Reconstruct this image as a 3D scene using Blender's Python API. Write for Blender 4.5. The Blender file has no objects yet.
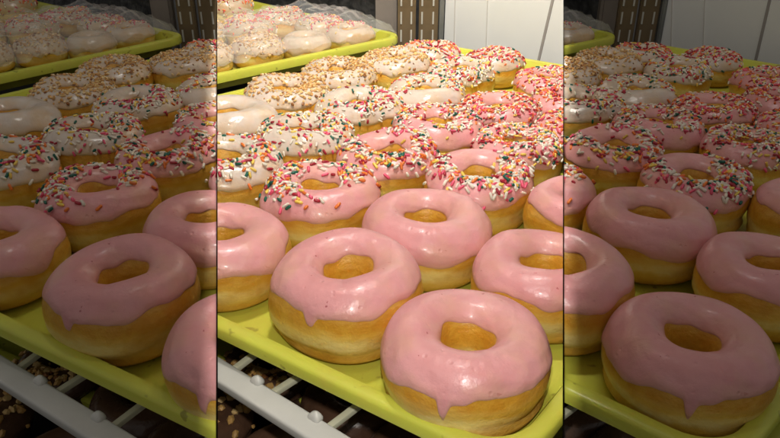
import bpy, bmesh, math, random
import numpy as np
from mathutils import Vector, Matrix

S = bpy.context.scene
C = S.collection
R = math.radians

# ------------------------------------------------------------------ camera model
F = 700.0                      # focal length in photo pixels (photo 780 x 438)
P = math.atan(368.0 / F)       # downward pitch
CP, SP = math.cos(P), math.sin(P)
H = 0.2365                     # lens above the floor of the trays
CAM = np.array([0.0, 0.0, H])
RIGHT = np.array([1.0, 0, 0]); FWD = np.array([0, CP, -SP]); UP = np.array([0, SP, CP])

def project(p):
    q = np.asarray(p) - CAM
    z = q @ FWD
    return 390 + F * (q @ RIGHT) / z, 219 - F * (q @ UP) / z

def at(x, y, Z=0.0):
    d = RIGHT * (x - 390) / F + UP * (219 - y) / F + FWD
    return CAM + d * ((Z - H) / d[2])

def at_Y(x, y, Y):
    d = RIGHT * (x - 390) / F + UP * (219 - y) / F + FWD
    return CAM + d * (Y / d[1])

SEAM_L = (217.0 - 390) / F
SEAM_R = (563.5 - 390) / F
# planes (point, normal) of the two dividers; the normal points into the middle bay
def unit(v): v = np.array(v, float); return v / np.linalg.norm(v)
N_L = unit(RIGHT - SEAM_L * FWD)
N_R = unit(-RIGHT + SEAM_R * FWD)
BAYS = {
    'middle': dict(shift=0.0, planes=[N_L, N_R], text='in bright middle bay'),
    'left': dict(shift=-217.0, planes=[-N_L], text='in dim left bay'),
    'right': dict(shift=217.0, planes=[-N_R], text='in dim right bay'),
}

# ------------------------------------------------------------------ materials
def newmat(name):
    m = bpy.data.materials.new(name); m.use_nodes = True
    nt = m.node_tree
    b = nt.nodes['Principled BSDF']
    return m, nt, b
def nd(nt, t, **kw):
    n = nt.nodes.new(t)
    for k, v in kw.items(): setattr(n, k, v)
    return n
def noise(nt, scale, detail=3, rough=.55, coord='Object'):
    tc = nd(nt, 'ShaderNodeTexCoord')
    n = nd(nt, 'ShaderNodeTexNoise'); n.inputs['Scale'].default_value = scale
    n.inputs['Detail'].default_value = detail; n.inputs['Roughness'].default_value = rough
    nt.links.new(tc.outputs[coord], n.inputs['Vector'])
    return n
def ramp(nt, src, stops):
    r = nd(nt, 'ShaderNodeValToRGB')
    while len(r.color_ramp.elements) < len(stops): r.color_ramp.elements.new(.5)
    for e, (p, c) in zip(r.color_ramp.elements, stops):
        e.position = p; e.color = (*c, 1)
    nt.links.new(src, r.inputs['Fac'])
    return r
def mix(nt, fac, a, b):
    m = nd(nt, 'ShaderNodeMix', data_type='RGBA')
    if isinstance(fac, float): m.inputs['Factor'].default_value = fac
    else: nt.links.new(fac, m.inputs['Factor'])
    for s, v in (('A', a), ('B', b)):
        i = [q for q in m.inputs if q.name == s and q.type == 'RGBA'][0]
        if isinstance(v, tuple): i.default_value = (*v, 1)
        else: nt.links.new(v, i)
    return [o for o in m.outputs if o.type == 'RGBA'][0]
def bump(nt, b, h, strength, dist):
    n = nd(nt, 'ShaderNodeBump'); n.inputs['Strength'].default_value = strength
    n.inputs['Distance'].default_value = dist
    nt.links.new(h, n.inputs['Height']); nt.links.new(n.outputs['Normal'], b.inputs['Normal'])
    return n

def icing_mat(name, c1, c2, speck=None, sss=.25, rough=.33, under=None):
    m, nt, b = newmat(name)
    n = noise(nt, 38, 4)
    col = mix(nt, ramp(nt, n.outputs['Fac'], [(.35, (0, 0, 0)), (.68, (1, 1, 1))]).outputs['Color'], c1, c2)
    if speck:
        tc = nd(nt, 'ShaderNodeTexCoord')
        v = nd(nt, 'ShaderNodeTexVoronoi'); v.inputs['Scale'].default_value = 130
        wn = noise(nt, 260, 2)
        wa = nd(nt, 'ShaderNodeVectorMath', operation='MULTIPLY_ADD'); wa.inputs[1].default_value = (.006, .006, .006)
        nt.links.new(wn.outputs['Color'], wa.inputs[0]); nt.links.new(tc.outputs['Object'], wa.inputs[2])
        nt.links.new(wa.outputs[0], v.inputs['Vector'])
        n2 = noise(nt, 45, 1)
        a = nd(nt, 'ShaderNodeMath', operation='LESS_THAN'); a.inputs[1].default_value = .10
        nt.links.new(v.outputs['Distance'], a.inputs[0])
        g = nd(nt, 'ShaderNodeMath', operation='GREATER_THAN'); g.inputs[1].default_value = .53
        nt.links.new(n2.outputs['Fac'], g.inputs[0])
        k = nd(nt, 'ShaderNodeMath', operation='MULTIPLY'); nt.links.new(a.outputs[0], k.inputs[0]); nt.links.new(g.outputs[0], k.inputs[1])
        k2 = nd(nt, 'ShaderNodeMath', operation='MULTIPLY'); k2.inputs[1].default_value = .75
        nt.links.new(k.outputs[0], k2.inputs[0])
        col = mix(nt, k2.outputs[0], col, speck)
    if under:
        ta = nd(nt, 'ShaderNodeAttribute', attribute_name='thin')
        pn = noise(nt, 30, 3)
        mm = nd(nt, 'ShaderNodeMath', operation='MULTIPLY'); nt.links.new(ta.outputs['Fac'], mm.inputs[0])
        pr = ramp(nt, pn.outputs['Fac'], [(.3, (.15, .15, .15)), (.7, (1, 1, 1))]); nt.links.new(pr.outputs['Color'], mm.inputs[1])
        pn2 = noise(nt, 26, 4, .6)
        p2 = ramp(nt, pn2.outputs['Fac'], [(.45, (0, 0, 0)), (.66, (.85, .85, .85))])
        mx = nd(nt, 'ShaderNodeMath', operation='MAXIMUM'); nt.links.new(mm.outputs[0], mx.inputs[0]); nt.links.new(p2.outputs['Color'], mx.inputs[1])
        col = mix(nt, mx.outputs[0], col, under)
    nt.links.new(col, b.inputs['Base Color'])
    b.inputs['Coat Weight'].default_value = .12; b.inputs['Coat Roughness'].default_value = .14
    b.inputs['Subsurface Weight'].default_value = sss
    b.inputs['Subsurface Radius'].default_value = (1, .5, .4)
    b.inputs['Subsurface Scale'].default_value = .003
    nr = noise(nt, 60, 2)
    rr = nd(nt, 'ShaderNodeMapRange'); rr.inputs['To Min'].default_value = rough - .08; rr.inputs['To Max'].default_value = rough + .16
    nt.links.new(nr.outputs['Fac'], rr.inputs['Value']); nt.links.new(rr.outputs[0], b.inputs['Roughness'])
    nb = noise(nt, 160, 4, .6); nl = noise(nt, 55, 2, .5)
    ma = nd(nt, 'ShaderNodeMath', operation='MULTIPLY_ADD'); ma.inputs[1].default_value = 3.2
    nt.links.new(nl.outputs['Fac'], ma.inputs[0]); nt.links.new(nb.outputs['Fac'], ma.inputs[2])
    tp = nd(nt, 'ShaderNodeTexCoord')                 # little pits left by burst bubbles
    vp = nd(nt, 'ShaderNodeTexVoronoi'); vp.inputs['Scale'].default_value = 190
    nt.links.new(tp.outputs['Object'], vp.inputs['Vector'])
    pit = nd(nt, 'ShaderNodeMapRange', interpolation_type='SMOOTHSTEP'); pit.inputs['From Max'].default_value = .26
    pit.inputs['To Min'].default_value = -1.3; pit.inputs['To Max'].default_value = 0
    nt.links.new(vp.outputs['Distance'], pit.inputs['Value'])
    pm = noise(nt, 42, 2)
    pk = ramp(nt, pm.outputs['Fac'], [(.54, (0, 0, 0)), (.62, (1, 1, 1))])
    pp = nd(nt, 'ShaderNodeMath', operation='MULTIPLY_ADD')
    nt.links.new(pit.outputs[0], pp.inputs[0]); nt.links.new(pk.outputs['Color'], pp.inputs[1]); nt.links.new(ma.outputs[0], pp.inputs[2])
    bump(nt, b, pp.outputs[0], .25, .0021)
    return m

def dough_mat():
    m, nt, b = newmat('fried_dough')
    at_ = nd(nt, 'ShaderNodeAttribute', attribute_name='rise')
    n = noise(nt, 45, 4, .6)
    ad = nd(nt, 'ShaderNodeMath', operation='MULTIPLY_ADD'); ad.inputs[1].default_value = .30
    nt.links.new(n.outputs['Fac'], ad.inputs[0]); nt.links.new(at_.outputs['Fac'], ad.inputs[2])
    sb = nd(nt, 'ShaderNodeMath', operation='SUBTRACT'); sb.inputs[1].default_value = .158
    nt.links.new(ad.outputs[0], sb.inputs[0])
    r = ramp(nt, sb.outputs[0], [(.0, (.46, .20, .02)), (.14, (.60, .31, .035)), (.25, (.74, .47, .09)), (.33, (.87, .68, .28)),
                                 (.43, (.87, .66, .24)), (.50, (.78, .46, .07)), (.60, (.66, .31, .025)), (1., (.58, .26, .03))])
    n2 = noise(nt, 130, 5, .7)
    col = mix(nt, ramp(nt, n2.outputs['Fac'], [(.45, (0, 0, 0)), (.75, (.55, .55, .55))]).outputs['Color'], r.outputs['Color'], (.80, .50, .06))
    n3 = noise(nt, 22, 3, .6)
    col = mix(nt, ramp(nt, n3.outputs['Fac'], [(.50, (0, 0, 0)), (.66, (.7, .7, .7))]).outputs['Color'], col, (.58, .26, .02))
    nt.links.new(col, b.inputs['Base Color'])
    b.inputs['Roughness'].default_value = .36
    b.inputs['Subsurface Weight'].default_value = .158
    b.inputs['Subsurface Radius'].default_value = (1, .5, .2); b.inputs['Subsurface Scale'].default_value = .003
    tc = nd(nt, 'ShaderNodeTexCoord'); mp = nd(nt, 'ShaderNodeMapping'); mp.inputs['Scale'].default_value = (1, 1, 3)
    nt.links.new(tc.outputs['Object'], mp.inputs['Vector'])
    st = nd(nt, 'ShaderNodeTexNoise'); st.inputs['Scale'].default_value = 30; st.inputs['Detail'].default_value = 5; st.inputs['Roughness'].default_value = .62
    nt.links.new(mp.outputs['Vector'], st.inputs['Vector'])
    col2 = mix(nt, ramp(nt, st.outputs['Fac'], [(.48, (0, 0, 0)), (.74, (.34, .34, .34))]).outputs['Color'], col, (.84, .61, .20))
    nt.links.new(col2, b.inputs['Base Color'])
    nb = noise(nt, 210, 5, .65)
    sm = nd(nt, 'ShaderNodeMath', operation='MULTIPLY_ADD'); sm.inputs[1].default_value = 1.0
    nt.links.new(st.outputs['Fac'], sm.inputs[0]); nt.links.new(nb.outputs['Fac'], sm.inputs[2])
    bump(nt, b, sm.outputs[0], .38, .0022)
    return m

def attr_mat(name, rough, sss=0.0, coat=0.0):
    m, nt, b = newmat(name)
    a = nd(nt, 'ShaderNodeAttribute', attribute_name='tint')
    nt.links.new(a.outputs['Color'], b.inputs['Base Color'])
    b.inputs['Roughness'].default_value = rough
    b.inputs['Subsurface Weight'].default_value = sss; b.inputs['Subsurface Scale'].default_value = .001
    b.inputs['Coat Weight'].default_value = coat
    return m

def plain(name, col, rough, var=.12, scale=30, metallic=0.0, bumps=.08, bscale=150, bdist=.001, col2=None):
    m, nt, b = newmat(name)
    n = noise(nt, scale, 4, .6)
    c2 = col2 or tuple(c * (1 - var) for c in col)
    nt.links.new(mix(nt, ramp(nt, n.outputs['Fac'], [(.35, (0, 0, 0)), (.7, (1, 1, 1))]).outputs['Color'], col, c2), b.inputs['Base Color'])
    rr = nd(nt, 'ShaderNodeMapRange'); rr.inputs['To Min'].default_value = max(.03, rough - .1); rr.inputs['To Max'].default_value = min(1, rough + .12)
    nt.links.new(n.outputs['Fac'], rr.inputs['Value']); nt.links.new(rr.outputs[0], b.inputs['Roughness'])
    b.inputs['Metallic'].default_value = metallic
    nb = noise(nt, bscale, 3)
    bump(nt, b, nb.outputs['Fac'], bumps, bdist)
    return m

def tray_mat():
    m, nt, b = newmat('lime_plastic')
    n = noise(nt, 14, 4, .6)
    col = mix(nt, ramp(nt, n.outputs['Fac'], [(.3, (0, 0, 0)), (.7, (1, 1, 1))]).outputs['Color'], (.64, .65, .085), (.57, .58, .065))
    sp = noise(nt, 95, 2, .5)                      # crumbs and dirt stuck to the plastic
    col = mix(nt, ramp(nt, sp.outputs['Fac'], [(.67, (0, 0, 0)), (.71, (.6, .6, .6))]).outputs['Color'], col, (.16, .12, .02))
    gr = noise(nt, 30, 5, .7)                      # a greasy film
    col = mix(nt, ramp(nt, gr.outputs['Fac'], [(.48, (0, 0, 0)), (.75, (.5, .5, .5))]).outputs['Color'], col, (.62, .48, .09))
    nt.links.new(col, b.inputs['Base Color'])
    rr = nd(nt, 'ShaderNodeMapRange'); rr.inputs['To Min'].default_value = .22; rr.inputs['To Max'].default_value = .5
    nt.links.new(gr.outputs['Fac'], rr.inputs['Value']); nt.links.new(rr.outputs[0], b.inputs['Roughness'])
    b.inputs['Subsurface Weight'].default_value = .1; b.inputs['Subsurface Scale'].default_value = .002
    nb = noise(nt, 260, 3)
    bump(nt, b, nb.outputs['Fac'], .12, .0008)
    return m

M = dict(
    pink=icing_mat('pink_icing', (.77, .365, .365), (.70, .30, .295), (.42, .06, .08), under=(.73, .39, .29)),
    white=icing_mat('white_glaze', (.70, .60, .52), (.62, .50, .40), None, .35, .18, under=(.68, .47, .26)),
    choc=icing_mat('chocolate_icing', (.14, .072, .042), (.085, .042, .025), None, .02, .22),
    dough=dough_mat(),
    choc_dough=plain('chocolate_dough', (.10, .048, .028), .55, .3, 60, bumps=.4, bscale=220, bdist=.002),
    sprinkle=attr_mat('sugar_sprinkles', .34, .1),
    crumb=attr_mat('chopped_nuts', .5, .1),
    tray=tray_mat(),
    rail=plain('white_plastic', (.62, .61, .57), .34, .12, 25, bumps=.1),
    slat=plain('cream_plastic', (.70, .68, .50), .4, .12, 25),
    cream=icing_mat('cream_glaze', (.68, .55, .42), (.60, .44, .30), None, .35, .24, under=(.66, .44, .22)),
    clip=plain('white_clip_plastic', (.64, .63, .59), .4, .1, 40),
    wall=plain('white_board', (.80, .80, .78), .45, .04, 6, bumps=.05, bscale=60),
    groove=plain('grey_groove', (.34, .31, .29), .6, .1, 40),
    faint=plain('faint_groove', (.62, .59, .55), .6, .05, 40),
    edge=plain('grey_metal', (.30, .31, .30), .42, .25, 30, metallic=.6),
    rack=plain('olive_brown_metal', (.15, .105, .055), .38, .35, 9, metallic=.25, col2=(.24, .17, .10)),
    slot=plain('pale_slot', (.50, .48, .42), .5, .05, 40),
    post=plain('taupe_plastic', (.25, .21, .175), .5, .25, 12),
    black=plain('dark_film', (.030, .030, .030), .34, .4, 60, bumps=.6, bscale=30, bdist=.012, col2=(.085, .083, .080)),
    divider=plain('grey_divider', (.42, .38, .33), .75, .06, 10),
    trim=plain('dark_edge', (.004, .003, .002), .9, .1, 10),
    floor=plain('dark_shelf', (.035, .030, .026), .5, .4, 12),
)
M['trim'].node_tree.nodes['Principled BSDF'].inputs['Specular IOR Level'].default_value = 0
def wrap_mat():
    m, nt, b = newmat('clear_film')
    b.inputs['Base Color'].default_value = (.9, .9, .9, 1)
    b.inputs['Roughness'].default_value = .12
    b.inputs['Alpha'].default_value = .16
    nb = noise(nt, 60, 3); bump(nt, b, nb.outputs['Fac'], .6, .004)
    return m
M['film'] = wrap_mat()

# ------------------------------------------------------------------ object helpers
def link(name, me, mat, parent=None):
    o = bpy.data.objects.new(name, me)
    if mat is not None and len(me.materials) == 0: me.materials.append(mat)
    C.objects.link(o)
    if parent is not None: o.parent = parent
    return o
def empty(name, loc, label, cat, group=None):
    o = bpy.data.objects.new(name, None); C.objects.link(o)
    o.location = loc; o.empty_display_size = .01
    o['label'] = label; o['category'] = cat
    if group: o['group'] = group
    return o
def smooth(me, on=True):
    me.polygons.foreach_set('use_smooth', [on] * len(me.polygons))
def mesh(verts, faces, name='mesh', sm=True):
    me = bpy.data.meshes.new(name)
    me.from_pydata([tuple(v) for v in verts], [], [tuple(f) for f in faces])
    me.update(); smooth(me, sm)
    return me
def cut(me, loc, scale, planes, rotm=None):
    """cut a copy of a mesh where a divider stands; returns (mesh, touched, empty?)"""
    vs = np.empty(len(me.vertices) * 3); me.vertices.foreach_get('co', vs)
    vs = vs.reshape(-1, 3) * scale + np.array(loc)
    touched = False
    for n in planes:
        d = (vs - CAM) @ n
        if d.max() < .0006: return None, True
        if d.min() < .0002: touched = True
    if not touched: return me, False
    bm = bmesh.new(); bm.from_mesh(me)
    for n in planes:
        co = (CAM - np.array(loc)) / scale + n * (.0002 / scale)
        bmesh.ops.bisect_plane(bm, geom=bm.verts[:] + bm.edges[:] + bm.faces[:], dist=1e-7,
                               plane_co=Vector(co), plane_no=Vector(n), clear_inner=True)
        if not bm.faces: break
    if not bm.faces:
        bm.free(); return None, True
    m2 = bpy.data.meshes.new(me.name); bm.to_mesh(m2); bm.free()
    for mt in me.materials: m2.materials.append(mt)
    return m2, True

# ------------------------------------------------------------------ doughnuts
def wave(rng, ks, amp):
    ph = rng.uniform(0, 2 * math.pi, len(ks)); a = rng.uniform(.5, 1, len(ks)) * amp / np.sqrt(np.array(ks, float))
    return lambda t: sum(a[i] * np.cos(k * t + ph[i]) for i, k in enumerate(ks))

class Shape:
    """the body of one ring doughnut of diameter d and height h, standing on z = 0"""
    def __init__(s, seed, d, h):
        rng = np.random.default_rng(seed)
        s.d, s.h = d, h
        s.R, s.a, s.b = .311 * d, .188 * d, h / 2
        s.out = wave(rng, [1, 2, 3, 4, 5], .013 * d)
        s.hole = wave(rng, [2, 3, 5], .0035 * d)
        s.top = wave(rng, [1, 2, 3], .032 * h)
        s.dents = [(rng.uniform(0, 6.28), rng.uniform(.3, 1.75), rng.uniform(.14, .34), rng.uniform(-.010, .016) * d) for _ in range(9)]
        s.cr_a = wave(rng, [1, 2, 3], .008 * d); s.cr_p = wave(rng, [1, 2, 4], .12)
        s.dirs = rng.normal(size=(6, 3)); s.ph = rng.uniform(0, 6.28, 6)
        s.lump = .009 * d
    def pt(s, t, f):
        c, q = np.cos(f), np.sin(f)
        up = q > 0
        ex = np.where(up, .86, .80)
        x = np.sign(c) * np.abs(c) ** ex
        z = np.sign(q) * np.abs(q) ** np.where(up, .92, .66)
        a = s.a + np.where(c > 0, s.out(t), s.hole(t)) * np.abs(c)
        crease = (.028 * s.d + s.cr_a(t) * 1.6) * np.exp(-((f + .30 - s.cr_p(t)) / .15) ** 2)
        rad = s.R + a * x * (1 - .07 * np.clip(q, 0, 1) - .10 * np.clip(-q - .35, 0, 1)) - np.maximum(crease, 0)
        zz = s.b + s.b * z * (1 + np.where(up, s.top(t), 0) / s.b)
        p = np.stack([rad * np.cos(t), rad * np.sin(t), zz], -1)
        lump = sum(np.sin(p @ (s.dirs[i] * 55) + s.ph[i]) for i in range(6)) / 6
        # keep the foot on the tray
        k = np.clip(zz / s.h * 3, 0, 1)
        nx = np.stack([x * np.cos(t), x * np.sin(t), z * .7], -1)
        dent = 0
        for a_, b_, w_, dp in s.dents:
            dt = (t - a_ + np.pi) % (2 * np.pi) - np.pi
            dent = dent + dp * np.exp(-(dt / w_) ** 2 - ((f - b_) / (w_ * 2)) ** 2)
        return p + nx * ((lump * s.lump - dent) * k)[..., None]
    def nrm(s, t, f):
        e = 1e-3
        n = np.cross(s.pt(t + e, f) - s.pt(t - e, f), s.pt(t, f + e) - s.pt(t, f - e))
        return n / np.maximum(np.linalg.norm(n, axis=-1, keepdims=True), 1e-9)

def grid_faces(nt, nf, wrap_f):
    fs = []
    for i in range(nt):
        i2 = (i + 1) % nt
        for j in range(nf if wrap_f else nf - 1):
            j2 = (j + 1) % nf
            fs.append((i * nf + j, i2 * nf + j, i2 * nf + j2, i * nf + j2))
    return fs

def dough_mesh(sh, nt=80, nf=36):
    t = np.linspace(0, 2 * np.pi, nt, endpoint=False); f = np.linspace(-np.pi, np.pi, nf, endpoint=False)
    T, Fi = np.meshgrid(t, f, indexing='ij')
    p = sh.pt(T, Fi).reshape(-1, 3)
    me = mesh(p, grid_faces(nt, nf, True), 'dough')
    a = me.attributes.new('rise', 'FLOAT', 'POINT')
    a.data.foreach_set('value', np.clip(p[:, 2] / sh.h, 0, 1).astype(np.float32))
    return me

class Icing:
    def __init__(s, sh, seed, drips, low=.16, thick=.017, inner=2.45):
        rng = np.random.default_rng(seed + 77)
        s.sh = sh
        s.w1 = wave(rng, [1, 2, 3, 5, 7, 11], .10); s.w3 = wave(rng, [9, 13, 17, 23, 31], .035); s.w2 = wave(rng, [1, 2, 3, 5, 6], .07)
        s.low, s.inner = low, inner
        s.drips = [(R(a), dp, w) for a, dp, w in drips]
        s.th = thick * sh.d
        s.relief = wave(rng, [3, 5, 8], .28); s.relief2 = wave(rng, [2, 3], .5)
    def lo(s, t):
        v = s.low + s.w1(t) + s.w3(t)
        for a, dp, w in s.drips:
            dd = (t - a + np.pi) % (2 * np.pi) - np.pi
            v = v - dp * np.exp(-(np.abs(dd) / w) ** 3.0)
        return v
    def hi(s, t): return s.inner + s.w2(t)
    def pt(s, t, v, extra=0.0):
        lo, hi = s.lo(t), s.hi(t)
        f = lo + (hi - lo) * v
        e1 = np.clip((f - lo) / .28, 0, 1); e2 = np.clip((hi - f) / .25, 0, 1)
        prof = np.sqrt(np.clip(1 - (1 - e1) ** 2, 0, 1)) * np.sqrt(np.clip(1 - (1 - e2) ** 2, 0, 1))
        bead = .14 * np.exp(-((f - lo - .13) / .12) ** 2)
        th = s.th * (prof * (1 + s.relief(t + f * 1.7) * np.sin(f * 2.3 + s.relief2(t))) + bead * prof)
        d = np.where((v <= 0) | (v >= 1), -.004 * s.sh.d, th)
        s.thin = np.clip(1.15 - np.minimum((f - lo) / .30, (hi - f) / .30), 0, 1) ** 1.3
        return s.sh.pt(t, f) + s.sh.nrm(t, f) * (d + extra)[..., None], f

def icing_mesh(ic, nt=150, nf=34):
    t = np.linspace(0, 2 * np.pi, nt, endpoint=False)
    v = np.linspace(0, 1, nf); v = v + .06 * np.sin(2 * np.pi * v) * -1
    v[0], v[-1] = 0, 1
    T, V = np.meshgrid(t, v, indexing='ij')
    p, f = ic.pt(T, V)
    thin = ic.thin.ravel()
    me = mesh(p.reshape(-1, 3), grid_faces(nt, nf, False), 'icing')
    a = me.attributes.new('thin', 'FLOAT', 'POINT'); a.data.foreach_set('value', thin.astype(np.float32))
    return me

def srgb(r, g, b):
    return tuple(((c / 255 + .055) / 1.055) ** 2.4 if c > 10 else c / 255 / 12.92 for c in (r, g, b))
SPR = [(srgb(236, 226, 208), .42), (srgb(232, 92, 122), .12), (srgb(168, 34, 52), .11), (srgb(236, 126, 52), .12),
       (srgb(240, 204, 92), .12), (srgb(22, 96, 78), .09)]
SPR_WARM = [(srgb(236, 222, 200), .30), (srgb(234, 96, 116), .18), (srgb(176, 40, 52), .16), (srgb(238, 120, 60), .20),
            (srgb(242, 200, 96), .13), (srgb(30, 96, 78), .03)]

def capsule(L, r, n=6):
    prof = [(-L / 2, 0), (-L / 2 + r * .25, r * .68), (-L / 2 + r, r), (L / 2 - r, r), (L / 2 - r * .25, r * .68), (L / 2, 0)]
    vs, fs = [], []
    vs.append((prof[0][0], 0, 0))
    for x, q in prof[1:-1]:
        for k in range(n): vs.append((x, q * math.cos(2 * math.pi * k / n), q * math.sin(2 * math.pi * k / n)))
    vs.append((prof[-1][0], 0, 0))
    for k in range(n):
        k2 = (k + 1) % n
        fs.append((0, 1 + k2, 1 + k))
        for g in range(3):
            a = 1 + g * n
            fs.append((a + k, a + k2, a + n + k2, a + n + k))
        fs.append((len(vs) - 1, 1 + 3 * n + k, 1 + 3 * n + k2))
    return np.array(vs), fs

def scatter(ic, seed, fields, n, keep=None):
    """positions on the icing: fields = [(angle, spread, v centre, v spread, weight)]"""
    rng = np.random.default_rng(seed + 991)
    w = np.array([q[4] for q in fields], float); w /= w.sum()
    k = rng.choice(len(fields), n, p=w)
    F_ = np.array([q[:4] for q in fields], float)[k]
    t = np.radians(F_[:, 0] + F_[:, 1] * rng.normal(size=n))
    v = np.clip(F_[:, 2] + F_[:, 3] * rng.normal(size=n), .03, .95)
    return rng, t, v

def add_pieces(rng, ic, t, v, kind, pal, size=1.0):
    verts, faces, cols = [], [], []
    off = 0
    n = len(t)
    base, f = ic.pt(t, v)
    nrm = ic.sh.nrm(t, f)
    names = np.array([p[1] for p in pal]); names = names / names.sum()
    pick = rng.choice(len(pal), n, p=names)
    for i in range(n):
        N = nrm[i]
        a = np.cross(N, [0, 0, 1.0]);
        if np.linalg.norm(a) < 1e-3: a = np.array([1.0, 0, 0])
        a /= np.linalg.norm(a); b = np.cross(N, a)
        g = rng.uniform(0, 2 * np.pi)
        u = a * math.cos(g) + b * math.sin(g) + N * rng.normal() * .16; u /= np.linalg.norm(u)
        w = np.cross(N, u); w /= np.linalg.norm(w); q = np.cross(u, w)
        if kind == 'rod':
            L = size * rng.uniform(.0036, .0060); r = size * rng.uniform(.00096, .00120)
            vs, fs = capsule(L, r)
            vs = vs.copy(); vs[:, 2] += (vs[:, 0] / L) ** 2 * rng.normal() * .0012
            lift = r * rng.choice([.35, .65, 1.5], p=[.5, .38, .12])
        else:
            z = rng.uniform(.0008, .0018) * (1.5 if pal is NUT_PALE else 1)
            vs, fs = CRUMB
            vs = vs * z * rng.uniform(.65, 1.25, (len(vs), 1)) * np.array([1.25, 1, .75])
            lift = z * rng.uniform(.2, .7)
        p = base[i] + N * lift + vs[:, :1] * u + vs[:, 1:2] * w + vs[:, 2:3] * q
        verts.append(p); faces += [tuple(x + off for x in fc) for fc in fs]; off += len(vs)
        c = np.array(pal[pick[i]][0]) * rng.uniform(.86, 1.08)
        cols.append(np.tile(np.append(np.minimum(c, 1), 1), (len(vs), 1)))
    me = mesh(np.concatenate(verts), faces, 'topping', kind == 'rod')
    at_ = me.attributes.new('tint', 'FLOAT_COLOR', 'POINT')
    at_.data.foreach_set('color', np.concatenate(cols).astype(np.float32).ravel())
    return me

_b = bmesh.new(); bmesh.ops.create_icosphere(_b, subdivisions=1, radius=1.0)
CRUMB = (np.array([v.co[:] for v in _b.verts]), [tuple(v.index for v in f.verts) for f in _b.faces]); _b.free()
NUT = [(srgb(226, 186, 122), .4), (srgb(202, 152, 88), .36), (srgb(236, 208, 160), .17), (srgb(150, 98, 52), .07)]
NUT_PALE = [(srgb(226, 190, 128), .5), (srgb(205, 160, 92), .4), (srgb(150, 98, 50), .1)]

ALL = [(0, 104, .5, .28, 1)]
# id: centre x, top y, width (photo pixels), height/width, icing, topping, plane Z, look, extras
D = {}
def dn(i, cx, ty, w, hr, ic, top, look, **kw): D[i] = dict(cx=cx, ty=ty, w=w, hr=hr, ic=ic, top=top, look=look, **kw)
dn('front', 465.5, 286, 175, 0.497, 'pink', None, 'largest plain pink iced doughnut nearest the tray corner', drips=[(250, .34, .060), (258, .14, .16), (150, .30, .4)])
dn('long', 349, 229, 154, 0.554, 'pink', None, 'plain pink iced doughnut with thick drip down its front', drips=[(244, .27, .085), (290, .10, .3)], low=.42)
dn('side', 222, 201, 142, 0.497, 'pink', None, 'plain pink iced doughnut left of the one with a drip', drips=[(330, .15, .3)])
dn('upper', 432, 181, 131, 0.508, 'pink', None, 'plain pink iced doughnut behind the largest pink one', drips=[(270, .12, .6)])
dn('rim', 543, 226, 146, 0.497, 'pink', None, 'plain pink iced doughnut beside the right tray rim', drips=[(200, .15, .3)])
dn('far', 582, 172, 126, 0.520, 'pink', None, 'plain pink iced doughnut with thin icing, farthest right', low=.6)
dn('half', 325, 158, 121, 0.497, 'pink', 'rod', 'pink iced doughnut sprinkled on one side with bare smooth front',
   f=[(165, 22, .45, .2, 3), (215, 16, .5, .16, 1.6), (30, 26, .62, .16, 2.2), (110, 30, .5, .2, 1.2), (255, 14, .3, .1, .25)], n=150)
dn('crown', 472, 152, 115, 0.520, 'pink', 'rod', 'pink iced doughnut sprinkled in front, bare at back left',
   f=[(178, 20, .45, .16, 1.6), (290, 38, .42, .17, 4), (10, 25, .55, .2, 1.6)], n=165)
dn('pale', 232, 132, 118, 0.497, 'white', 'rod', 'white glazed doughnut with loose rainbow sprinkles beside the left divider', f=[(270, 60, .45, .22, 3), (60, 60, .5, .2, 1)], n=135)
dn('snow', 307, 111, 104, 0.486, 'white', 'rod', 'white glazed doughnut covered in sprinkles behind half sprinkled pink one', f=ALL, n=165)
dn('glazed', 236, 92, 102, 0.486, 'white', None, 'bare white glazed doughnut without any topping')
dn('bow', 391, 125, 106, 0.497, 'pink', 'rod', 'pink sprinkled doughnut with golden hole behind a plain pink one', f=[(285, 50, .45, .17, 4), (40, 30, .5, .2, 2), (180, 18, .5, .2, 1)], n=170)
dn('cloud', 366, 84, 94, 0.475, 'white', 'rod', 'white glazed doughnut sprinkled on its right half beside nut doughnut', f=[(300, 40, .45, .2, 3), (40, 40, .5, .2, 2), (200, 40, .5, .2, .8)], n=120)
dn('blush', 440, 105, 96, 0.497, 'pink', 'rod', 'pink iced doughnut with bare front and sprinkled back', f=[(30, 32, .55, .2, 2), (180, 30, .5, .2, 2), (100, 40, .5, .2, 1), (300, 20, .5, .1, 1)], n=170)
dn('disc', 516, 122, 96, 0.508, 'pink', 'rod', 'pink doughnut thickly sprinkled all round, beside right divider', f=ALL, n=250)
dn('pearl', 418, 76, 84, 0.475, 'white', 'rod', 'white glazed doughnut with bare shiny front and sprinkled sides', f=[(10, 30, .5, .2, 2.5), (120, 50, .5, .22, 2), (215, 18, .5, .2, .7)], n=90)
dn('coral', 498, 91, 87, 0.486, 'pink', 'rod', 'densely sprinkled pink doughnut with bare inner back wall', f=[(270, 75, .45, .2, 4), (30, 30, .5, .2, 1)], n=210, warm=True)
dn('edge', 575, 108, 92, 0.486, 'pink', 'rod', 'sprinkled pink doughnut beside plain far right pink one', f=ALL, n=200, warm=True)
dn('ruby', 562, 84, 82, 0.486, 'pink', 'rod', 'sprinkled pink doughnut at the back with one bare patch', f=[(150, 60, .5, .2, 2), (330, 50, .5, .2, 2)], n=170, warm=True)
dn('last', 548, 66, 72, 0.486, 'pink', 'rod', 'sprinkled pink doughnut touching the back right rim', f=ALL, n=150, warm=True)
dn('opal', 459, 56, 70, 0.497, 'white', 'rod', 'white doughnut with bare crown and sprinkled sides near back corner', f=[(285, 60, .35, .15, 3), (90, 60, .6, .2, 1)], n=135)
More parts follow.
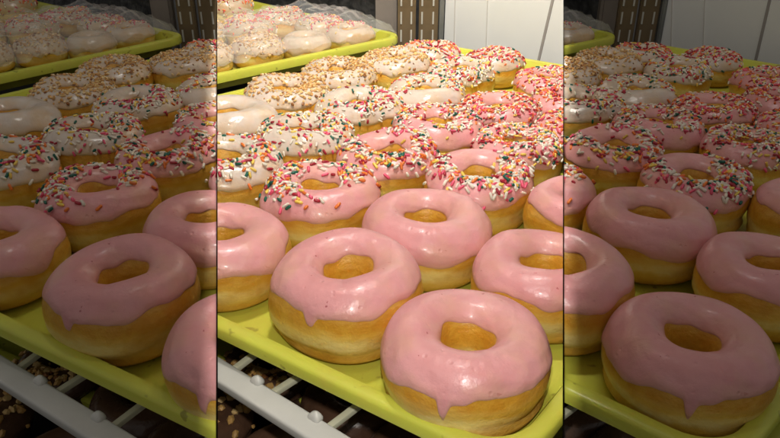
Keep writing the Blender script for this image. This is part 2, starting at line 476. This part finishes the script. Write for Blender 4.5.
dn('ring', 493, 47, 62, 0.497, 'white', 'rod', 'small white sprinkled doughnut ring standing highest by back rim', f=ALL, n=150, warm=True)
dn('confetti', 424, 42, 62, 0.486, 'white', 'rod', 'white sprinkled doughnut tucked into the far tray corner', f=ALL, n=130, warm=True)
dn('nut', 296, 71, 88, 0.486, 'white', 'nut', 'nearest of the nut crusted white doughnuts', f=ALL, n=150)
dn('walnut', 345, 57, 80, 0.486, 'white', 'nut', 'middle one of three nut crusted doughnuts', f=ALL, n=130)
dn('almond', 391, 47, 74, 0.486, 'white', 'nut', 'farthest nut crusted white doughnut toward the back corner', f=[(160, 70, .5, .25, 3), (330, 40, .5, .2, 1)], n=110)
# on the tray behind
dn('b_edge', 207, 40, 54, 0.516, 'white', 'nut', 'pale nutty doughnut at near left of back tray', f=ALL, n=60, plane='back')
dn('b_nut', 257, 33, 54, 0.516, 'white', 'nut', 'pale nutty doughnut at near middle of back tray', f=ALL, n=80, plane='back')
dn('b_plain', 306, 30, 50, 0.516, 'white', None, 'bare pale doughnut under film on back tray', plane='back')
dn('b_flat', 347, 21, 50, 0.430, 'white', 'rod', 'pale doughnut with few red sprinkles at right end of back tray', f=[(120, 50, .5, .2, 1)], n=55, plane='back', warm=True)
dn('b_rose', 248, 13, 54, 0.482, 'white', 'rod', 'pale doughnut with red and green sprinkles on back tray', f=ALL, n=120, plane='back', warm=True)
dn('b_top', 320, 14, 50, 0.430, 'white', 'rod', 'sprinkled pale doughnut at the back edge of back tray', f=ALL, n=120, plane='back', warm=True)
dn('b_heap', 226, -9, 56, 0.482, 'white', 'rod', 'red sprinkled doughnut in the farthest row of back tray', f=ALL, n=150, plane='back', warm=True)
dn('b_mid', 278, 8, 52, 0.464, 'white', 'rod', 'sprinkled pale doughnut just left of the black screen on back tray', f=ALL, n=110, plane='back', warm=True)
dn('b_pale', 205, 17, 56, 0.482, 'white', 'nut', 'nutty pale doughnut in second row at left of back tray', f=ALL, n=80, plane='back')
# on the tray below
dn('c_nut', 214, 364, 116, .40, 'choc', 'nut', 'chocolate doughnut topped with chopped nuts in front on lower tray', f=[(40, 40, .5, .2, 2), (300, 60, .5, .2, 1)], n=46, plane='low')
dn('c_crumb', 257, 345, 104, .40, 'choc', 'nut', 'chocolate doughnut with nut crumbs mostly hidden beneath the upper tray', f=[(262, 50, .5, .2, 2)], n=70, plane='low')
dn('c_bare', 298, 411, 118, .40, 'choc', None, 'bare chocolate doughnut in front on lower tray', plane='low')
dn('c_dark', 352, 372, 112, .40, 'choc', None, 'bare chocolate doughnut beneath the rim of the upper tray', plane='low')
dn('c_end', 412, 404, 118, .40, 'choc', None, 'bare chocolate doughnut farthest right on lower tray', plane='low')

ZPL = {'main': 0.0, 'back': 0.0, 'low': -.086}
GROUP = {('pink', None): 'plain pink iced doughnuts', ('pink', 'rod'): 'pink doughnuts with sprinkles', ('white', 'rod'): 'white doughnuts with sprinkles',
         ('white', None): 'bare white glazed doughnuts', ('white', 'nut'): 'white doughnuts with chopped nuts', ('choc', 'nut'): 'chocolate doughnuts with nuts', ('choc', None): 'bare chocolate doughnuts'}

_t, _f = np.meshgrid(np.linspace(0, 2 * np.pi, 64, endpoint=False), np.linspace(-np.pi / 2, np.pi * .6, 14), indexing='ij')
def ghost(d, h):
    c, q = np.cos(_f), np.sin(_f)
    rad = .318 * d + (.178 + .012) * d * np.sign(c) * np.abs(c) ** .83
    z = h / 2 * (1.03 + 1.03 * np.sign(q) * np.abs(q) ** np.where(q > 0, .92, .66))
    return np.stack([rad * np.cos(_t), rad * np.sin(_t), z], -1).reshape(-1, 3)
def solve(cx, ty, w, hr, Z, d=None):
    """stand a ring on the tray so that it has the photograph's width, centre and top"""
    fixed = d is not None
    p = at(cx, ty + .2 * w, Z); dd = d or .09
    for _ in range(30):
        x, y = project(ghost(dd, dd * hr) + p)
        ex = cx - (x.max() + x.min()) / 2; ey = ty - y.min()
        q = at(390 + (project(p)[0] - 390) + ex * .9, project(p)[1] + ey * .8, Z)
        p = q
        if not fixed: dd *= (w / (x.max() - x.min())) ** .7
    return p, dd

SETS = {}
for bay, B in BAYS.items():
    SETS[bay] = {}
    for i, q in D.items():
        pl = q.get('plane', 'main'); Z = ZPL[pl]
        cx = q['cx'] + B['shift']
        if bay == 'middle':
            p, d = solve(cx, q['ty'], q['w'], q['hr'], Z)
        else:
            d = SETS['middle'][i][1]
            p, _ = solve(cx, q['ty'], q['w'], q['hr'], Z, d * .97)
        SETS[bay][i] = [p, d]
    # neighbours touch but do not run into each other
    ids = list(D); sc = .97 if bay != 'middle' else 1.0
    home = {i: SETS[bay][i][0].copy() for i in ids}
    for it in range(200):
        for a in range(len(ids)):
            for b in range(a + 1, len(ids)):
                A, Bq = ids[a], ids[b]
                if D[A].get('plane', 'main') != D[B_ := Bq].get('plane', 'main'): continue
                pa, da = SETS[bay][A]; pb, db = SETS[bay][B_]
                v = pb - pa; L = np.linalg.norm(v[:2]); need = (da + db) / 2 * sc * .975
                if L < need:
                    k = v / max(L, 1e-6) * (need - L) * .25; k[2] = 0
                    SETS[bay][A][0] = pa - k; SETS[bay][B_][0] = pb + k
        for i in ids: SETS[bay][i][0] = SETS[bay][i][0] + (home[i] - SETS[bay][i][0]) * .04
    if __name__ == '__main__':
        for i in ids:
            e = np.linalg.norm(SETS[bay][i][0] - home[i])
            if bay == 'middle' or e > .012: print('LAY', bay, i, 'd=%.3f' % SETS[bay][i][1], 'moved %.3f' % e, np.round(SETS[bay][i][0], 3))

PROTO = {}
def proto(i):
    if i in PROTO: return PROTO[i]
    q = D[i]; d = SETS['middle'][i][1]; seed = sum(ord(c) * (k + 3) for k, c in enumerate(i))
    big = q['w'] > 100
    sh = Shape(seed, d, d * q['hr'])
    ic = Icing(sh, seed, q.get('drips', []), low=.02 if q['ic'] == 'choc' else q.get('low', .02 if i[:2] == 'b_' else .28),
               thick=.011 if q['ic'] != 'white' else .011, inner=2.75 if q['ic'] == 'choc' else 2.50)
    parts = [('dough', dough_mesh(sh, 96 if big else 64, 40 if big else 28), M['choc_dough' if q['ic'] == 'choc' else 'dough'], None),
             ('icing', icing_mesh(ic, (340 if not q['top'] else 220) if big else 110, 40 if big else 26), M['cream' if i[:2] == 'b_' else q['ic']], None)]
    if q['top']:
        rng, t, v = scatter(ic, seed, q['f'], int(q['n'] * ((1.8 if q['w'] > 104 else 2.15) if q['top'] == 'rod' else (1.3 if q['ic'] == 'choc' else 3.6))))
        pal = (NUT_PALE if q['ic'] == 'choc' else NUT) if q['top'] == 'nut' else (SPR_WARM if q.get('warm') else SPR)
        me = add_pieces(rng, ic, t, v, q['top'], pal, 1.0 if q['w'] > 104 else .86)
        parts.append(('sprinkles' if q['top'] == 'rod' else 'nut_crumbs', me, M['sprinkle' if q['top'] == 'rod' else 'crumb'], 'stuff'))
    for _, me, mt, _k in parts: me.materials.append(mt)
    PROTO[i] = parts
    return parts

for bay, B in BAYS.items():
    for i, q in D.items():
        p, d = SETS[bay][i]
        sc = 1.0 if bay == 'middle' else .97
        x, y = project(ghost(d, d * q['hr']) * sc + p)
        lim = {'middle': (217, 563.5), 'left': (-25, 217), 'right': (563.5, 805)}[bay]
        if x.max() < lim[0] + 3 or x.min() > lim[1] - 3 or y.max() < -12 or y.min() > 455: continue
        got = []
        for nm, me, mt, kd in proto(i):
            m2, touched = cut(me, p, sc, B['planes'])
            if m2 is not None: got.append((nm, m2, mt, kd))
        if not got: continue
        root = empty('ring_doughnut', p, q['look'] + ' ' + B['text'], 'doughnut', GROUP[(q['ic'], q['top'])])
        root.scale = (sc,) * 3
        for nm, m2, mt, kd in got:
            o = link(nm, m2, mt, root)
            if kd: o['kind'] = kd

# ------------------------------------------------------------------ trays
def line_off(P_, off):
    n = len(P_); out = []
    cen = P_.mean(0)
    L = []
    for k in range(n):
        a, b = P_[k], P_[(k + 1) % n]
        d = (b - a) / np.linalg.norm(b - a); nn = np.array([-d[1], d[0]])
        if nn @ (cen - a) < 0: nn = -nn
        L.append((a + nn * off, d))
    for k in range(n):
        (a, d), (b, e) = L[k - 1], L[k]
        s = np.linalg.solve(np.array([d, -e]).T, b - a)
        out.append(a + d * s[0])
    return np.array(out)
def roundpoly(P_, off, r, n=9):
    Q = line_off(P_, off); r = max(r - off, .004); out = []
    m = len(Q)
    for k in range(m):
        a, b, c = Q[k - 1], Q[k], Q[(k + 1) % m]
        u = (a - b) / np.linalg.norm(a - b); w = (c - b) / np.linalg.norm(c - b)
        half = math.acos(np.clip(u @ w, -1, 1)) / 2
        t = r / math.tan(half); ctr = b + (u + w) / np.linalg.norm(u + w) * (r / math.sin(half))
        p0, p1 = b + u * t, b + w * t
        a0 = math.atan2(*(p0 - ctr)[::-1]); a1 = math.atan2(*(p1 - ctr)[::-1])
        da = (a1 - a0 + math.pi) % (2 * math.pi) - math.pi
        for j in range(n):
            g = a0 + da * j / (n - 1)
            out.append(ctr + r * np.array([math.cos(g), math.sin(g)]))
    return np.array(out)
def tray_mesh(corners, r, rim, lip, z0=0.0):
    P_ = np.array([c[:2] for c in corners])
    prof = [(.018, -.004), (.0075, rim * .50), (.0008, rim * .42), (0, rim * .47), (0, rim * .86), (.0012, rim * .97), (.003, rim), (lip - .002, rim), (lip, rim * .95),
            (lip + .003, rim * .5), (lip + .005, rim * .15), (lip + .0085, .0008), (lip + .012, 0)]
    vs, fs = [], []
    n = None
    for off, z in prof:
        q = roundpoly(P_, off, r); n = len(q)
        vs += [(x, y, z0 + z) for x, y in q]
    for k in range(len(prof) - 1):
        for j in range(n):
            j2 = (j + 1) % n
            fs.append((k * n + j, k * n + j2, (k + 1) * n + j2, (k + 1) * n + j))
    fs.append(tuple(range((len(prof) - 1) * n, len(prof) * n)))
    vs += [(v[0], v[1], z0 - .004) for v in vs[:n]]
    fs.append(tuple(reversed(range(len(prof) * n, (len(prof) + 1) * n))))
    bm = bmesh.new()
    bv = [bm.verts.new(v) for v in vs]
    for f in fs: bm.faces.new([bv[k] for k in f])
    bmesh.ops.remove_doubles(bm, verts=bm.verts, dist=1e-5)
    bmesh.ops.recalc_face_normals(bm, faces=bm.faces)
    me = bpy.data.meshes.new('tray'); bm.to_mesh(me); bm.free()
    me.shade_smooth(); 
    try: me.set_sharp_from_angle(angle=R(40))
    except Exception: pass
    return me
def put(name, me, mat, bay, parent=None, label=None, cat=None, group=None):
    """link a mesh given in world coordinates, trimmed where the bay's dividers stand"""
    m2, _ = cut(me, (0, 0, 0), 1.0, BAYS[bay]['planes'])
    if m2 is None: return None
    if not m2.materials: m2.materials.append(mat)
    co = np.empty(len(m2.vertices) * 3); m2.vertices.foreach_get('co', co); co = co.reshape(-1, 3)
    o = link(name, m2, None, parent)
    if parent is None:
        c = (co.min(0) + co.max(0)) / 2; c[2] = co[:, 2].min()
        m2.transform(Matrix.Translation(-Vector(c))); o.location = c
    else:
        m2.transform(Matrix.Translation(-parent.location))
    if label: o['label'] = label; o['category'] = cat
    if group: o['group'] = group
    return o

def box_pts(a, b, w, z0, z1, taper=0.0):
    """a straight bar from a to b, w wide, between heights z0 and z1, with eased edges"""
    a = np.array(a[:2]); b = np.array(b[:2]); d = (b - a) / np.linalg.norm(b - a); n = np.array([-d[1], d[0]]) * w / 2
    bm = bmesh.new()
    lo = [bm.verts.new((*p, z0)) for p in (a - n, b - n, b + n, a + n)]
    hi = [bm.verts.new((*p, z1)) for p in (a - n, b - n, b + n, a + n)]
    bm.faces.new(lo[::-1]); bm.faces.new(hi)
    for k in range(4): bm.faces.new((lo[k], lo[(k + 1) % 4], hi[(k + 1) % 4], hi[k]))
    bmesh.ops.bevel(bm, geom=bm.edges[:], offset=taper or min(w, z1 - z0) * .14, segments=4 if taper else 2, affect='EDGES', profile=.5)
    bmesh.ops.recalc_face_normals(bm, faces=bm.faces)
    me = bpy.data.meshes.new('bar'); bm.to_mesh(me); bm.free(); me.shade_smooth()
    try: me.set_sharp_from_angle(angle=R(35))
    except Exception: pass
    return me

def slab(p0, p1, z0, z1, th, bev=.0015):
    """an upright board whose front face stands on the line p0-p1"""
    a = np.array(p0[:2]); b = np.array(p1[:2]); d = (b - a) / np.linalg.norm(b - a); n = np.array([-d[1], d[0]])
    if n[1] < 0: n = -n
    m = a + n * th / 2, b + n * th / 2
    bm = bmesh.new()
    q = [(a), (b), (b + n * th), (a + n * th)]
    lo = [bm.verts.new((*p, z0)) for p in q]; hi = [bm.verts.new((*p, z1)) for p in q]
    bm.faces.new(lo[::-1]); bm.faces.new(hi)
    for k in range(4): bm.faces.new((lo[k], lo[(k + 1) % 4], hi[(k + 1) % 4], hi[k]))
    bmesh.ops.bevel(bm, geom=bm.edges[:], offset=bev, segments=2, affect='EDGES')
    bmesh.ops.recalc_face_normals(bm, faces=bm.faces)
    me = bpy.data.meshes.new('board'); bm.to_mesh(me); bm.free()
    return me

FLOOR = -.096
RIM = .014
for bay, B in BAYS.items():
    s = B['shift']; where = B['text']
    A = lambda x, y, Z=0.0: at(x + s, y, Z)
    # upper tray with the pink doughnuts
    main = [A(518.6, 471.7, RIM), A(804, 104, RIM), A(434, 42.5, RIM), A(-107, 171, RIM)]
    put('serving_tray', tray_mesh(main, .032, RIM, .0085), M['tray'], bay, label='wide lime tray carrying the pink and sprinkled doughnuts ' + where, cat='tray', group='lime plastic trays')
    back = [A(408, 35, .018), A(225, -6, .018), A(-260, 40, .018), A(-60, 133.5, .018)]
    put('serving_tray', tray_mesh(back, .030, .018, .010), M['tray'], bay, label='lime tray of pale doughnuts standing behind the others ' + where, cat='tray', group='lime plastic trays')
    low = [A(520, 500, -.076), A(700, 260, -.076), A(330, 180, -.076), A(60, 290, -.076)]
    put('serving_tray', tray_mesh(low, .030, .012, .010, -.088), M['tray'], bay, label='lime tray of chocolate doughnuts on the shelf below ' + where, cat='tray', group='lime plastic trays')
    # white shelf frame that carries the trays
    zt = -.006
    r0, r1 = A(60, 269, zt), A(430, 500, zt)
    d2 = unit((r1 - r0)[:2]); nn = np.array([-d2[1], d2[0]])
    if nn[1] < 0: nn = -nn
    org = A(290, 410, zt)
    root = empty('shelf_frame', (*org[:2], zt - .006), 'white shelf rail with clips and cross slats under the tray ' + where, 'shelf', 'white shelf frames')
    put('rail', box_pts(r0, r1, .0135, zt - .0065, zt, .0018), M['rail'], bay, root)
    for (cx, cy), (ex, ey) in (((238, 366), (262, 348)), ((277, 390), (305, 372)), ((333, 424), (362, 402)), ((393, 460), (425, 440)), ((200, 342), (226, 325)), ((158, 318), (184, 300))):
        a = A(cx, cy, zt - .004); b = A(ex, ey, zt - .004); dd = unit((b - a)[:2])
        e = np.array([*(a[:2] + dd * .55), 0])
        put('cross_slat', box_pts(a[:2] - dd * .010, e, .0036, zt - .0062, zt - .0030), M['slat'], bay, root)
    for cx, cy in [(x_, 269 + (x_ - 60) * 231 / 370 - 11) for x_ in (152, 204, 257, 315, 376)]:
        a = A(cx, cy, zt)
        bm = bmesh.new()
        ball = bmesh.ops.create_uvsphere(bm, u_segments=18, v_segments=10, radius=1.0)['verts']
        for v in ball:
            x, y, z = v.co
            sq = 1 + .25 * abs(x * y) * 2
            o_ = a[:2] + d2 * (x * .0036 * sq + .0012 * z) + nn * (y * .0027 * sq)
            v.co = (*o_, zt - .0005 + max(z, -.25) * .0044 * (1 - .25 * max(0, x)))
        bmesh.ops.recalc_face_normals(bm, faces=bm.faces)
        me = bpy.data.meshes.new('clip'); bm.to_mesh(me); bm.free(); me.shade_smooth()
        put('clip', me, M['clip'], bay, root)
    # back of the case
    g0, g1 = A(443.5, 41), A(640, 80)
    if bay != 'left':
        dw = unit((g1 - g0)[:2])
        root = empty('white_panel', (*g0[:2], FLOOR), 'white upright panel with a thin grey seam behind the trays ' + where, 'panel', 'white back panels')
        put('panel_board', slab(g0, g1, FLOOR, .55, .012), M['wall'], bay, root)
        n2 = np.array([dw[1], -dw[0]])
        def wallpt(x, y):
            d = RIGHT * (x + s - 390) / F + UP * (219 - y) / F + FWD
            return CAM + d * (((g0 - CAM)[:2] @ n2) / (d[:2] @ n2))
        for (xa, ya, xb, w, mt) in ((538.5, 62, 553, .0034, 'groove'), (454, 55, 455.5, .0012, 'faint'), (486, 55, 488, .0009, 'faint')):
            q0, q1 = wallpt(xa, ya), wallpt(xb, 0)
            sl = (q1 - q0) / (q1[2] - q0[2])
            lo_, hi_ = q0 + sl * (FLOOR + .001 - q0[2]), q0 + sl * (.545 - q0[2])
            d3, n3 = np.array([*dw, 0]) * w / 2, np.array([*n2, 0])
            ring = [lo_ - d3, lo_ + d3, hi_ + d3, hi_ - d3]
            vs = [p + n3 * .0014 for p in ring] + [p - n3 * .0004 for p in ring]
            fs = [(0, 1, 2, 3)] + [(k, 4 + k, 4 + (k + 1) % 4, (k + 1) % 4) for k in range(4)]
            put('seam_strip', mesh(vs, fs, 'seam', False), M[mt], bay, root)
    # slotted metal uprights
    Yr = A(418, 41)[1]
    for (xa, xb, slots, lk) in ((397.5, 415.5, (401, 411), 'left'), (418.5, 437.5, (421.5, 432.5), 'right')):
        pa, pb = A(xa, 41), A(xb, 41); pa[1] = pb[1] = Yr
        root = empty('slotted_upright', ((pa[0] + pb[0]) / 2, Yr, FLOOR), 'brown upright with white slots, %s of its pair, %s' % (lk, where), 'shelf upright', 'slotted metal uprights')
        if put('upright_plate', slab(pa, pb, FLOOR, .55, .010), M['rack'], bay, root) is None:
            bpy.data.objects.remove(root); continue
        vs, fs = [], []
        for sx in slots:
            px = A(sx, 41)[0]
            z = -.05
            while z < .5:
                b0 = len(vs); w = .0011
                for (x, zz) in ((px - w, z), (px + w, z), (px + w, z + .0165), (px - w, z + .0165)):
                    vs.append((x, Yr - .0012, zz))
                for (x, zz) in ((px - w, z), (px + w, z), (px + w, z + .0165), (px - w, z + .0165)):
                    vs.append((x, Yr + .0004, zz))
                fs.append((b0, b0 + 1, b0 + 2, b0 + 3))
                for k in range(4): fs.append((b0 + k, b0 + 4 + k, b0 + 4 + (k + 1) % 4, b0 + (k + 1) % 4))
                z += .0245
        put('slots', mesh(vs, fs, 'slots', False), M['slot'], bay, root)
    pa, pb = A(438.5, 41), A(443, 41); pa[1] = pb[1] = Yr - .004
    put('metal_edge', slab(pa, pb, FLOOR, .55, .02), M['edge'], bay, label='narrow grey metal strip between slotted uprights and white panel ' + where, cat='metal strip', group='grey metal strips')
    pa, pb = A(376, 27), A(396.5, 27); pa[1] = pb[1] = Yr + .06
    put('taupe_post', slab(pa, pb, FLOOR, .55, .02, .004), M['post'], bay, label='taupe post left of the slotted uprights ' + where, cat='post', group='taupe posts')
    pa, pb = A(215, -22), A(378, 24)
    if bay != 'middle' or True:
        put('dark_screen', slab(A(120, -39), A(379, 26), FLOOR, .75, .01), M['black'], bay, label='glossy black film screen standing behind the back tray ' + where, cat='screen', group='black screens')
    # crumpled clear film at the end of the back tray
    rng = np.random.default_rng(5)
    e0, e1, e2 = A(398, 34, .018)[:2], A(40, 112, .018)[:2], A(328, 19, .018)[:2]
    nx, ny = 90, 30; vs = []
    ph = rng.uniform(0, 6.28, 8)
    for i_ in range(nx):
        for j_ in range(ny):
            u, v = i_ / (nx - 1), j_ / (ny - 1)
            xy = e0 + (e1 - e0) * u + (e2 - e0) * v
            rise = min(1, u / .10) * min(1, .10 + v / .16)
            z = .0195 + .030 * (rise ** .7) + .0022 * math.sin(u * 60 + 9 * v + ph[0]) + .0020 * math.sin(v * 34 + 20 * u + ph[1]) + .0012 * rng.normal()
            if u < .08: z += .004 * abs(math.sin(u * 150 + ph[2]) * math.sin(v * 40 + ph[3]))
            vs.append((*xy, z))
    fs = [(i_ * ny + j_, (i_ + 1) * ny + j_, (i_ + 1) * ny + j_ + 1, i_ * ny + j_ + 1) for i_ in range(nx - 1) for j_ in range(ny - 1)]
    me = mesh(vs, fs, 'film')
    o = put('plastic_film', me, M['film'], bay, label='crinkled clear plastic film draped over the back tray ' + where, cat='plastic film', group='pieces of clear film')

# ------------------------------------------------------------------ added dividers between the bays
def divider(sl, label):
    dirv = RIGHT * sl + FWD
    sgn = 1
    onZ = lambda z, Z: (z, (Z - H + z * SP) / CP)
    ztop = (H - .052) / (SP - .36 * CP)
    # added divider: low board, with unseen overhead part that blocks light between bays
    prof = [onZ(.165, FLOOR), onZ(1.95, FLOOR), (1.95, 1.1), (.002, 1.1), (.002, .0007), (ztop, .36 * ztop), onZ(.165, .052)]
    pts = [CAM + dirv * z + UP * s_ for z, s_ in prof]
    n = unit(np.cross(dirv, UP)); th = .0003
    bm = bmesh.new()
    a = [bm.verts.new(p + n * th) for p in pts]; b = [bm.verts.new(p - n * th) for p in pts]
    bm.faces.new(a); bm.faces.new(b[::-1])
    for k in range(len(pts)):
        f = bm.faces.new((a[k], b[k], b[(k + 1) % len(pts)], a[(k + 1) % len(pts)]))
        f.material_index = 1
    bmesh.ops.recalc_face_normals(bm, faces=bm.faces)
    me = bpy.data.meshes.new('divider'); bm.to_mesh(me); bm.free()
    me.materials.append(M['divider']); me.materials.append(M['trim'])
    o = link('light_blocking_divider', me, None); o['label'] = label; o['category'] = 'divider'; o['group'] = 'added light-blocking dividers'
divider(SEAM_L, 'thin added light-blocking divider between dim left bay and bright middle bay')
divider(SEAM_R, 'thin added light-blocking divider between bright middle bay and dim right bay')

# the shelf everything stands on
me = mesh([(-2.2, -.6, FLOOR), (2.2, -.6, FLOOR), (2.2, 3, FLOOR), (-2.2, 3, FLOOR)], [(0, 1, 2, 3)], 'shelf', False)
o = link('floor', me, M['floor']); o['kind'] = 'structure'

# ------------------------------------------------------------------ light: added unseen area lights, strong for the middle bay
def lamp(name, x, z, s_, w, hgt, energy, aim, col=(1, .968, .905)):
    L = bpy.data.lights.new(name, 'AREA'); L.shape = 'RECTANGLE'; L.size = w; L.size_y = hgt
    L.energy = energy; L.color = col
    o = bpy.data.objects.new(name, L); C.objects.link(o)
    p = CAM + RIGHT * x + FWD * z + UP * s_
    o.location = p
    o.rotation_euler = Vector(np.array(aim) - p).to_track_quat('-Z', 'Y').to_euler()
    return o
for nm, x0, k in (('added_middle_light', 0.0, 1.0), ('added_side_light', -.42, .02), ('added_side_light', .42, .02)):  # added side lights give faint highlights and lift the back panels
    for z, s_, w, hg, e, aim in ((.005, .040, .0018, .014, .62, (0, .40, .02)), (.03, .34, .011, .10, .22, (0, .80, 0)), (.15, .70, .055, .16, 9.6, (0, 1.35, .42))):
        lamp(nm, x0 * z, z, s_, w, hg, e * (k if s_ < .5 or k == 1 else .13), (aim[0] + x0 * aim[1] * .9, aim[1], aim[2]))

W = bpy.data.worlds.new('World'); S.world = W; W.use_nodes = True
bg = W.node_tree.nodes['Background']; bg.inputs['Color'].default_value = (1, .965, .91, 1); bg.inputs['Strength'].default_value = .158

# ------------------------------------------------------------------ camera
cd = bpy.data.cameras.new('camera'); cam = bpy.data.objects.new('camera', cd); C.objects.link(cam)
cam.location = CAM; cam.rotation_euler = (math.pi / 2 - P, 0, 0)
cd.sensor_fit = 'HORIZONTAL'; cd.sensor_width = 36; cd.lens = F / 780 * 36
cd.clip_start = .01; cd.clip_end = 50
S.camera = cam
S.view_settings.view_transform = 'Standard'; S.view_settings.look = 'None'; S.view_settings.gamma = 1
S.view_settings.exposure = .20
S.render.resolution_x = 1024; S.render.resolution_y = 575
